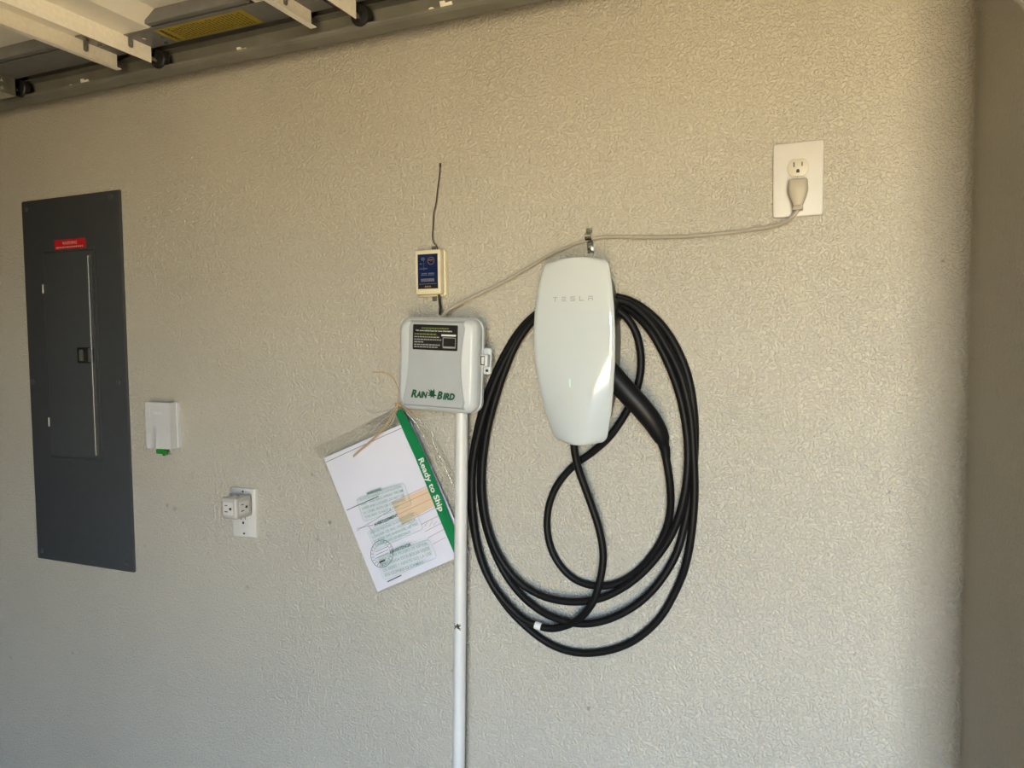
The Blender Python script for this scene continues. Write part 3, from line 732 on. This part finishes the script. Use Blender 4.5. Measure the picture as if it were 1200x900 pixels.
quad = [(348, 522), (505, 458), (532, 530), (385, 606)]; n = 6; vs = []
for j in range(n+1):
    for i in range(n+1):
        a = [quad[0][k]+(quad[1][k]-quad[0][k])*i/n for k in (0, 1)]; b = [quad[3][k]+(quad[2][k]-quad[3][k])*i/n for k in (0, 1)]
        vs.append(paper_pt(*pz(a[0]+(b[0]-a[0])*j/n, a[1]+(b[1]-a[1])*j/n), .0005))
mb.add(vs, [(j*(n+1)+i, j*(n+1)+i+1, (j+1)*(n+1)+i+1, (j+1)*(n+1)+i) for j in range(n) for i in range(n)]); mb.build('peach_field', M_PEACH, pp, recalc=False)
mb = MB()
for a, b in (((345, 520), (520, 447)), ((356, 540), (528, 470)), ((372, 566), (540, 496)), ((388, 604), (548, 534)), ((455, 612), (540, 574)), ((470, 640), (545, 606)), ((500, 690), (548, 668)), ((480, 665), (548, 634))): pline(mb, sub(a, b, 6), .0009)
mb.build('red_rules', M_REDP, pp, recalc=False)
for pts, wd in ((sub((178, 541), (300, 492), 6), .0016), (sub((215, 620), (350, 545), 6), .0007), (sub((215, 612), (330, 590), 6), .0007), (sub((258, 600), (285, 640), 4), .0007),
                ([(470, 620), (480, 600), (487, 622), (498, 598), (503, 618), (515, 604)], .0006), (sub((330, 816), (382, 796), 4), .0022)):
    mb = MB(); pline(mb, pts, wd); mb.build('ink_line', M_INK, pp, recalc=False)
mb = MB()
for rr_ in (1.0, .74):
    pline(mb, [(310+42*rr_*math.cos(t), 710+51*rr_*math.sin(t)) for t in [2*PI*k/28 for k in range(29)]], .0013 if rr_ == 1 else .0006)
for k in range(22):
    t = 2*PI*k/22; pline(mb, [(310+42*.80*math.cos(t), 710+51*.80*math.sin(t)), (310+42*.93*math.cos(t+.05), 710+51*.93*math.sin(t+.05))], .0012)
for dz in (-18, -6, 6): pline(mb, sub((286, 712+dz+8), (334, 712+dz-10), 3), .0009)
pline(mb, sub((300, 742), (322, 734), 3), .0040)
mb.build('round_stamp', M_INK, pp, recalc=False)

# the bag itself
FO = .0285
bag = thing('plastic_bag', 'clear plastic bag with a green Ready to Ship stripe hanging from twine', 'bag', P(466.7, 474, .05))
KN = P(466.5, 474, .055)
rowsL = [((464, 476), (468.5, 476), .052), ((452, 484), (476, 484), .047), ((432, 494), (489, 494), .040), ((409, 506), (501, 505), .034), ((367, 525), (513, 516), .030), ((378, 541), (521, 532), .029), ((392, 573), (533, 556), .0285), ((407, 607), (539, 584), .028), ((421, 641), (545, 614), .028), ((435, 675), (551, 641), .027), ((441.5, 696), (553, 654), .026)]
mb = MB(); NB = 18; vs = []
random.seed(3)
for j, (a, b, o) in enumerate(rowsL):
    for i in range(NB+1):
        u = i/NB
        wr = (.0030*math.sin(17*u+1.3*j)+.002*math.sin(31*u-j))*(1.0 if j <= 4 else (.9 if u > .80 or u < .03 else .10))*(0 if i in (0, NB) and j > 6 else 1)*(.25 if j == 0 else 1)
        vs.append(P(a[0]+(b[0]-a[0])*u, a[1]+(b[1]-a[1])*u, o+abs(wr)))
nr = len(rowsL)
mb.add(vs, [(j*(NB+1)+i, j*(NB+1)+i+1, (j+1)*(NB+1)+i+1, (j+1)*(NB+1)+i) for j in range(nr-1) for i in range(NB)])
vs2 = []
for j, (a, b, o) in enumerate(rowsL):
    for i in range(NB+1):
        u = i/NB; vs2.append(P(a[0]+(b[0]-a[0])*u, a[1]+(b[1]-a[1])*u, max(.007, o-.020) if j > 1 else o-.004))
mb.add(vs2, [(j*(NB+1)+i, j*(NB+1)+i+1, (j+1)*(NB+1)+i+1, (j+1)*(NB+1)+i) for j in range(nr-1) for i in range(NB)])
mb.build('film', M_FILM, bag, sharp=180, recalc=False)
# gathered pleats above the sheet
mb = MB()
for pts in (((466, 477), (447, 494), (424, 513)), ((467, 477), (459, 496), (456, 500)), ((469, 476), (487, 488), (510, 512)), ((470, 477), (490, 500), (505, 530)), ((506, 516), (520, 545), (533, 575)), ((464, 478), (440, 484), (428, 480))):
    q = spline([P(x, y, .034+.016*(1-i/2)) for i, (x, y) in enumerate(pts)], 6); mb.tube(q, [.0014*(1-.6*abs(2*i/len(q)-1)) for i in range(len(q))], 6)
M_PLEAT = mat('milky_film_fold', (.80, .79, .76), .25, spec=.6)
_t = M_PLEAT.node_tree; _b = _t.nodes['Principled BSDF']; _b.inputs['Alpha'].default_value = .45
mb.build('fold', M_PLEAT, bag)
# green stripe printed on the film, with lettering
def film_pt(px, py, h=0.0): return P(px, py, FO+.0010+h)
ea = [((461.5, 481), (471, 480), .0185), ((467, 492), (476.5, 489), .012), ((475, 511), (485.5, 507), .006), ((486, 535), (497, 531), .003), ((499, 567), (510, 562), .0015), ((512, 600), (523, 595), .001), ((523, 627), (532.5, 619), .001), ((532, 648), (538, 634), .001)]
mb = MB(); vs = []
for a, b, h in ea: vs += [film_pt(*a, h), film_pt(*b, h)]
mb.add(vs, [(2*i, 2*i+1, 2*i+3, 2*i+2) for i in range(len(ea)-1)])
gs = mb.build('green_stripe', M_GREEN, bag, recalc=False); gs['label'] = 'green stripe lettered Ready to Ship'
a, b = film_pt(490.0, 537.5, .0045), film_pt(519.0, 609, .0022)
frs_ = Frame(a, (b-a)); 
mb = MB(); put_text(mb, frs_, .0005, .0, 'Ready to Ship', .0180, .0006, width=(b-a).length*.86, bold=.0004)
# keep the letters just proud of the stripe
mb.build('stripe_lettering', M_WPRINT, gs, recalc=False)
def zf(zx, zy): return film_pt(350+zx/3.214, 430+zy/3.214, .0006)
boxes = [((217, 497), (395, 436), (425, 520), (245, 583), 'WARNING', (258, 483), (313, 464), ('TO AVOID DANGER OF SUFFOCATION,', 'KEEP THIS BAG AWAY FROM', 'BABIES AND CHILDREN. DO NOT USE', 'IN CRIBS, BEDS OR CARRIAGES.', 'THIS BAG IS NOT A TOY')),
         ((258, 622), (440, 545), (470, 610), (288, 690), 'AVERTISSEMENT', (287, 600), (376, 562), ('AFIN DE PREVENIR LA SUFFOCATION', 'GARDER CE SAC HORS DE LA', 'PORTEE DES ENFANTS. NE PAS', 'UTILISER DANS LES BERCEAUX')),
         ((292, 722), (492, 648), (521, 718), (322, 804), 'ADVERTENCIA', (345, 703), (424, 672), ('PARA EVITAR PELIGRO DE ASFIXIA,', 'MANTENGA ESTA BOLSA LEJOS', 'DE BEBES Y NINOS. NO LA USE', 'EN CUNAS O CAMAS'))]
for A_, B_, C_, D_, head, h0, h1, lines in boxes:
    mg, mt, mh = MB(), MB(), MB(); cs = [zf(*p) for p in (A_, B_, C_, D_)]
    out = []
    for k in range(4):
        p, pv, nx_ = cs[k], cs[k-1], cs[(k+1) % 4]
        e1 = (pv-p).normalized()*.007; e2 = (nx_-p).normalized()*.007
        for t in (0, .33, .67, 1): out.append(p+e1*(1-t)**2+e2*t**2)
    mg.tube(out+[out[0]], .00035, 4, cap=False)
    ex = (cs[1]-cs[0]).normalized(); up_ = (cs[0]-cs[3]); hh = up_.length
    fb = Frame(cs[3], ex, up_); wbx = (cs[1]-cs[0]).length; nl = len(lines)
    for k, ln in enumerate(lines):
        put_text(mt, fb, .006, hh*(1-(k+.80)/(nl+.35)), ln, hh/(nl+.35)*.80, .0003, width=(wbx-.014)*(1 if k < nl-1 else .8), bold=.00004)
    q0, q1 = zf(*h0), zf(*h1); fh = Frame(q0, q1-q0); put_text(mh, fh, 0, 0, head, .0085, .0003, width=(q1-q0).length, bold=.0002)
    mg.build('warning_frame', M_GTEXT, bag); mt.build('warning_print', M_GTEXT, bag, recalc=False); mh.build('warning_heading', M_GTEXTD, bag, recalc=False)
# twine
tw = thing('twine', 'tan jute twine tying the clear bag to the sprinkler controller', 'twine', KN)
mb = MB()
pts = [P(x, y, o) for x, y, o in ((437, 436, .055), (452, 436.5, .06), (459, 441, .066), (464, 449, .070), (467, 458, .068), (466.5, 467, .062), (466, 473, .058))]
mb.tube(spline(pts, 6), .0011, 7)
pts = [P(x, y, o) for x, y, o in ((467, 473, .058), (474, 478, .066), (483, 485, .064), (491, 487.0, .056), (497, 487, .050))]
mb.tube(spline(pts, 6), .0012, 7)
for e in (0, 4):
    pts = [P(x+e*.5*(1-i/5), y+e*.4*(i/5), o) for i, (x, y, o) in enumerate(((465, 475, .060), (459, 487, .054), (451, 499, .047), (438, 513, .042), (424, 525, .038), (414, 534, .037)))]
    mb.tube(spline(pts, 6), .0010, 7)
mb.build('strand', M_TWINE, tw)
mb = MB()
for k in range(3):
    c = KN+V((0, -.003, .001*(k-1)*2)); mb.tube([c+V((.0042*math.cos(t), -.0035*math.sin(t), .0012*math.sin(t*2+k))) for t in [2*PI*i/14 for i in range(15)]], .0012, 6)
mb.build('knot', M_TWINE, tw)

# ------------------------------------------------------------------ car charger
gx, gz0, gz1 = -.4150, 1.3185, 1.6445
ch = thing('car_charger', 'white glass fronted car charger mounted on the wall inside the cable coil', 'charger', (gx, 0, gz0))
def half_w(v):
    """half width of the face at height v (0 bottom .. 1 top)"""
    pts = [(0, .0475), (.08, .0545), (.18, .0625), (.32, .0695), (.46, .0738), (.60, .0750), (.74, .0728), (.86, .0675), (1.0, .0585)]
    for (a, wa), (b, wb), in zip(pts, pts[1:]):
        if v <= b:
            t = (v-a)/(b-a); t = t*t*(3-2*t)*.35+t*.65; return wa+(wb-wa)*t
    return pts[-1][1]
def rowmap(v):
    """height of a row and its rounded-corner narrowing"""
    z = gz0+(gz1-gz0)*v; r = .013; d = min(v, 1-v)*(gz1-gz0)
    cut = r-math.sqrt(max(0, r*r-(r-d)**2)) if d < r else 0
    return z, half_w(v)-cut
def face_off(u, v):
    q = max(0.0, min(1.0, (v-.12)/.50)); c = .0165-.0100*q*q*(3-2*q)     # rounder towards the foot
    return .086+.023*(1-abs(2*v-1.10)**2.4) - c*u*u
def glass_pt(u, v, h=0.0):
    z, hw_ = rowmap(v); bow = (.005 if v > .5 else -.004)*(1-u*u)*(abs(2*v-1))**6
    return V((gx+hw_*u, -(face_off(u, v)+h), z+bow))
vv = [0, .004, .010, .018, .028, .040]+[.06+.88*k/22 for k in range(23)]+[.960, .972, .982, .990, .996, 1]
uu_ = [-1+2*k/20 for k in range(21)]
NV, NU = len(vv), len(uu_)
mb = MB()
mb.add([glass_pt(u, v) for v in vv for u in uu_], [(j*NU+i, j*NU+i+1, (j+1)*NU+i+1, (j+1)*NU+i) for j in range(NV-1) for i in range(NU-1)])
bnd = [(u, 0) for u in uu_]+[(1, v) for v in vv[1:]]+[(u, 1) for u in uu_[-2::-1]]+[(-1, v) for v in vv[-2:0:-1]]
def shrink(p, s): c = V((gx, p.y, (gz0+gz1)/2)); return c+(p-c)*s
r0 = [glass_pt(u, v) for u, v in bnd]
r1 = [shrink(p, 1.012)+V((0, .0015, 0)) for p in r0]; r2 = [shrink(p, 1.010)+V((0, .005, 0)) for p in r0]; r3 = [shrink(p, .975)+V((0, .007, 0)) for p in r0]
n = len(bnd); vs = r0+r1+r2+r3
fs = [(a*n+i, a*n+(i+1) % n, (a+1)*n+(i+1) % n, (a+1)*n+i) for a in range(3) for i in range(n)]
mb.add(vs, fs); k0 = len(mb.v)-n
mb.build('glass_face', M_GLASS, ch, sharp=75)
face = [o for o in ch.children][0]
# merge the rim seam
b_ = bmesh.new(); b_.from_mesh(face.data); bmesh.ops.remove_doubles(b_, verts=list(b_.verts), dist=.0001); bmesh.ops.recalc_face_normals(b_, faces=list(b_.faces)); b_.to_mesh(face.data); b_.free()
face.data.set_sharp_from_angle(angle=math.radians(75))
mb = MB()
def body_ring(s, yfun): return [V((gx+(p.x-gx)*s, yfun(p), (gz0+gz1)/2+(p.z-(gz0+gz1)/2)*min(1, s+.02))) for p in r0]
loft(mb, [body_ring(.80, lambda p: 0), body_ring(.84, lambda p: -.02), body_ring(.90, lambda p: -.055), body_ring(.955, lambda p: p.y+.009), body_ring(.955, lambda p: p.y+.0065)])
mb.build('housing', M_BODY, ch, sharp=40)
# cable hanger rim on the right and left flanks behind the face
mb = MB(); 
mb.bx(gx-.060, gx+.066, -.060, -.004, gz0+.215, gz0+.262, .012, 4); mb.build('cable_hanger', M_BODY, ch, sharp=60)
def on_face(mb, x0, x1, z0, z1, h=.0004):
    q = []
    for x, z in ((x0, z0), (x1, z0), (x1, z1), (x0, z1)):
        v = (z-gz0)/(gz1-gz0); u = (x-gx)/rowmap(v)[1]; p = glass_pt(u, v, h); q.append(V((x, p.y, z)))
    mb.add(q, [(0, 1, 2, 3)])
# wordmark: five spaced letters drawn with bars
mb = MB(); tzb, tht, tw_, st_ = 1.5725, .0083, .0082, .0015
for k, l in enumerate('TESLA'):
    c = P(649.5+k*10.4, 356, .109).x; a, b = c-tw_/2, c+tw_/2; t_, mid = tzb+tht, tzb+tht/2
    segs = {'T': [(a, b, t_-st_, t_), (c-st_/2, c+st_/2, tzb, t_-st_)],
            'E': [(a, b, t_-st_, t_), (a, b, mid-st_/2, mid+st_/2), (a, b, tzb, tzb+st_)],
            'S': [(a, b, t_-st_, t_), (a, b, mid-st_/2, mid+st_/2), (a, b, tzb, tzb+st_), (a, a+st_, mid, t_), (b-st_, b, tzb, mid)],
            'L': [(a, a+st_, tzb, t_), (a, b, tzb, tzb+st_)],
            'A': [(a, b, t_-st_, t_), (a, a+st_, tzb, mid+st_/2), (b-st_, b, tzb, mid+st_/2), (a, b, mid-st_/2, mid+st_/2)]}[l]
    for s_ in segs: on_face(mb, *s_)
mb.build('wordmark', M_TMARK, ch, recalc=False)
lx = P(667.5, 470, .109).x
mb = MB()
for k in range(8):
    za, zb = P(667, 456-k*0, .109).z, 0
mb = MB(); zt, zm, zb = P(667, 444, .110).z, P(667, 454, .110).z, P(667, 497, .109).z
n = 5
for k in range(n): on_face(mb, lx-.0013, lx+.0013, zm+(zt-zm)*k/n, zm+(zt-zm)*(k+1)/n)
gl = mb.build('status_light', M_GLOW, ch, recalc=False); gl['label'] = 'small green status light'
mb = MB()
for k in range(12): on_face(mb, lx-.0006, lx+.0006, zb+(zm-zb)*k/12, zb+(zm-zb)*(k+1)/12, .0003)
mb.build('light_bar', M_SLIT, ch, recalc=False)

# ------------------------------------------------------------------ charging cable coil and handle
A0, A1 = .0085, .0235          # back and front layers against the wall
cabpts = [(672.5, 517, .060), (673.5, 530, .056), (678, 550, .050), (684.7, 569, .046), (693, 592, .042), (700.7, 615, .040), (706, 640, .038), (706.5, 660, .038), (702, 685, .038), (694, 707, .036), (680, 724, .030), (664, 733, .024), (647, 736.5, .0225),
  (631, 733.5, .0225), (611, 724, .0225), (590, 703, .0225), (573, 678, A1), (561, 645, A1), (554.5, 605, A1), (553, 565, A1), (556.5, 530, A1), (565, 493, A1), (578, 453, A1), (595, 416, A1), (618, 380, .024), (648, 357, .028), (680, 349, .028), (712, 350, .027), (738, 356, .024), (761, 376, A1), (780, 404, A1), (798, 441, A1), (809, 486, A1), (812.5, 530, A1),
  (814, 575, A1), (811, 620, A1), (804, 660, .018), (792, 692, A0), (770, 728, A0), (735, 755, A0), (690, 765.5, A0), (650, 757.5, A0), (615, 733, A0), (586, 700, A0), (564, 658, A0), (553.5, 610, A0), (551, 570, A0), (554, 533, A0), (562, 492, A0), (575, 451, A0), (593, 412, A0), (616, 379, .010), (648, 355, .012), (682, 346, .012), (715, 347, .010), (742, 354, A0), (769, 374, A0), (790, 402, A0), (806, 440, A0), (813.5, 485, A0), (814, 530, A0),
  (810, 575, A0), (803, 612, A0), (792, 650, .012), (772, 683, .016), (748, 707, .019), (718, 724, .0215), (688, 731, .0225), (660, 727.5, .022), (632, 715, .019), (606, 692, .014), (585, 660, .010), (570, 620, A0), (563.5, 585, A0), (563, 550, A0), (567, 515, A0), (576, 475, A0), (588, 436, A0), (603, 402, A0), (624, 374, .010), (652, 357, .012), (684, 350, .012), (715, 353, .012), (739, 364, .016), (762, 388, A1+.003), (781, 422, A1+.003), (796, 462, A1+.003), (804.5, 505, A1+.003), (806, 545, A1+.003),
  (801, 585, A1+.002), (789, 622, .022), (770, 652, .020), (745, 678, .020), (715, 697, .021), (688, 704.5, .0225), (660, 704.5, .0225), (632, 697, .021), (606, 680, .022), (585, 652, A1), (572, 620, A1), (566, 585, A1), (565.5, 550, A1), (570, 512, A1), (579, 474, A1), (592, 434, A1), (607, 400, A1), (628, 373, .026), (655, 359, .030), (685, 354, .034), (710, 357, .036), (730, 368, .034), (744, 387, .031), (750.5, 412, .031), (750.5, 437, .032), (744, 462, .030), (731, 488, .026), (714, 512, .020), (694, 530, .013), (672, 546, .0095), (654, 567, A0), (644, 590, A0), (641, 615, A0), (645, 640, A0), (656, 662, A0), (674, 679, A0), (697, 686.5, .0095), (722, 684, .0095), (746, 670, A0), (766, 648, A0), (780, 622, .012), (785.5, 597, .022), (785.5, 572, .034), (782.5, 548, .042), (779, 530, .047)]
cc = thing('charging_cable', 'thick black charging cable coiled in loops around the white car charger', 'cable', P(690, 765, A0)+V((0, 0, -.008)))
path = spline([P(x, y, max(o, .0085)) for x, y, o in cabpts], 5)
mb = MB(); mb.tube(path, .0072, 12); cbl = mb.build('coiled_cable', M_BLACK, cc, sharp=70)
i0 = 5*13
mb = MB(); mb.tube(path[i0-1:i0+2], .0077, 14); lbw = mb.build('cable_label', M_WPRINT, cc); lbw['label'] = 'small white label wrapped round the cable'
# connector handle in its holster
hp = spline([P(x, y, o) for x, y, o in ((700, 418, .070), (716, 438, .074), (733, 458, .074), (750, 476, .070), (765, 495, .063), (775, 513, .054), (779, 527, .048))], 6)
hr = []
for i in range(len(hp)):
    t = i/(len(hp)-1)
    k = [(0, .0190), (.2, .0200), (.42, .0195), (.62, .0185), (.78, .0160), (.885, .0125), (.89, .0108), (1, .0085)]
    for (a, ra), (b, rb_) in zip(k, k[1:]):
        if t <= b: hr.append(ra+(rb_-ra)*(t-a)/(b-a)); break
mb = MB(); mb.tube(hp, hr, 18, flat=.85); mb.build('connector_handle', M_HAND, cc, sharp=60)
mb = MB(); mb.tube([P(779.0, 524, .048), P(779.8, 530, .046), P(781, 537, .044)], [.0092, .0088, .0074], 14); mb.build('strain_relief', M_HAND, cc)

# ------------------------------------------------------------------ pale wire high on the return wall
mb = MB()
pts = [V((XC-.004, y, z)) for y, z in ((-.10, 2.13), (-.19, 2.00), (-.250, 1.938), (-.291, 1.904), (-.314, 1.890), (-.336, 1.8765), (-.361, 1.861), (-.405, 1.845))]
mb.tube(spline(pts, 6), .0035, 8)
tag(mb.build('loose_wire', M_WPLATE, loc=pts[0]), 'pale loose wire high on the shaded return wall', 'wire')
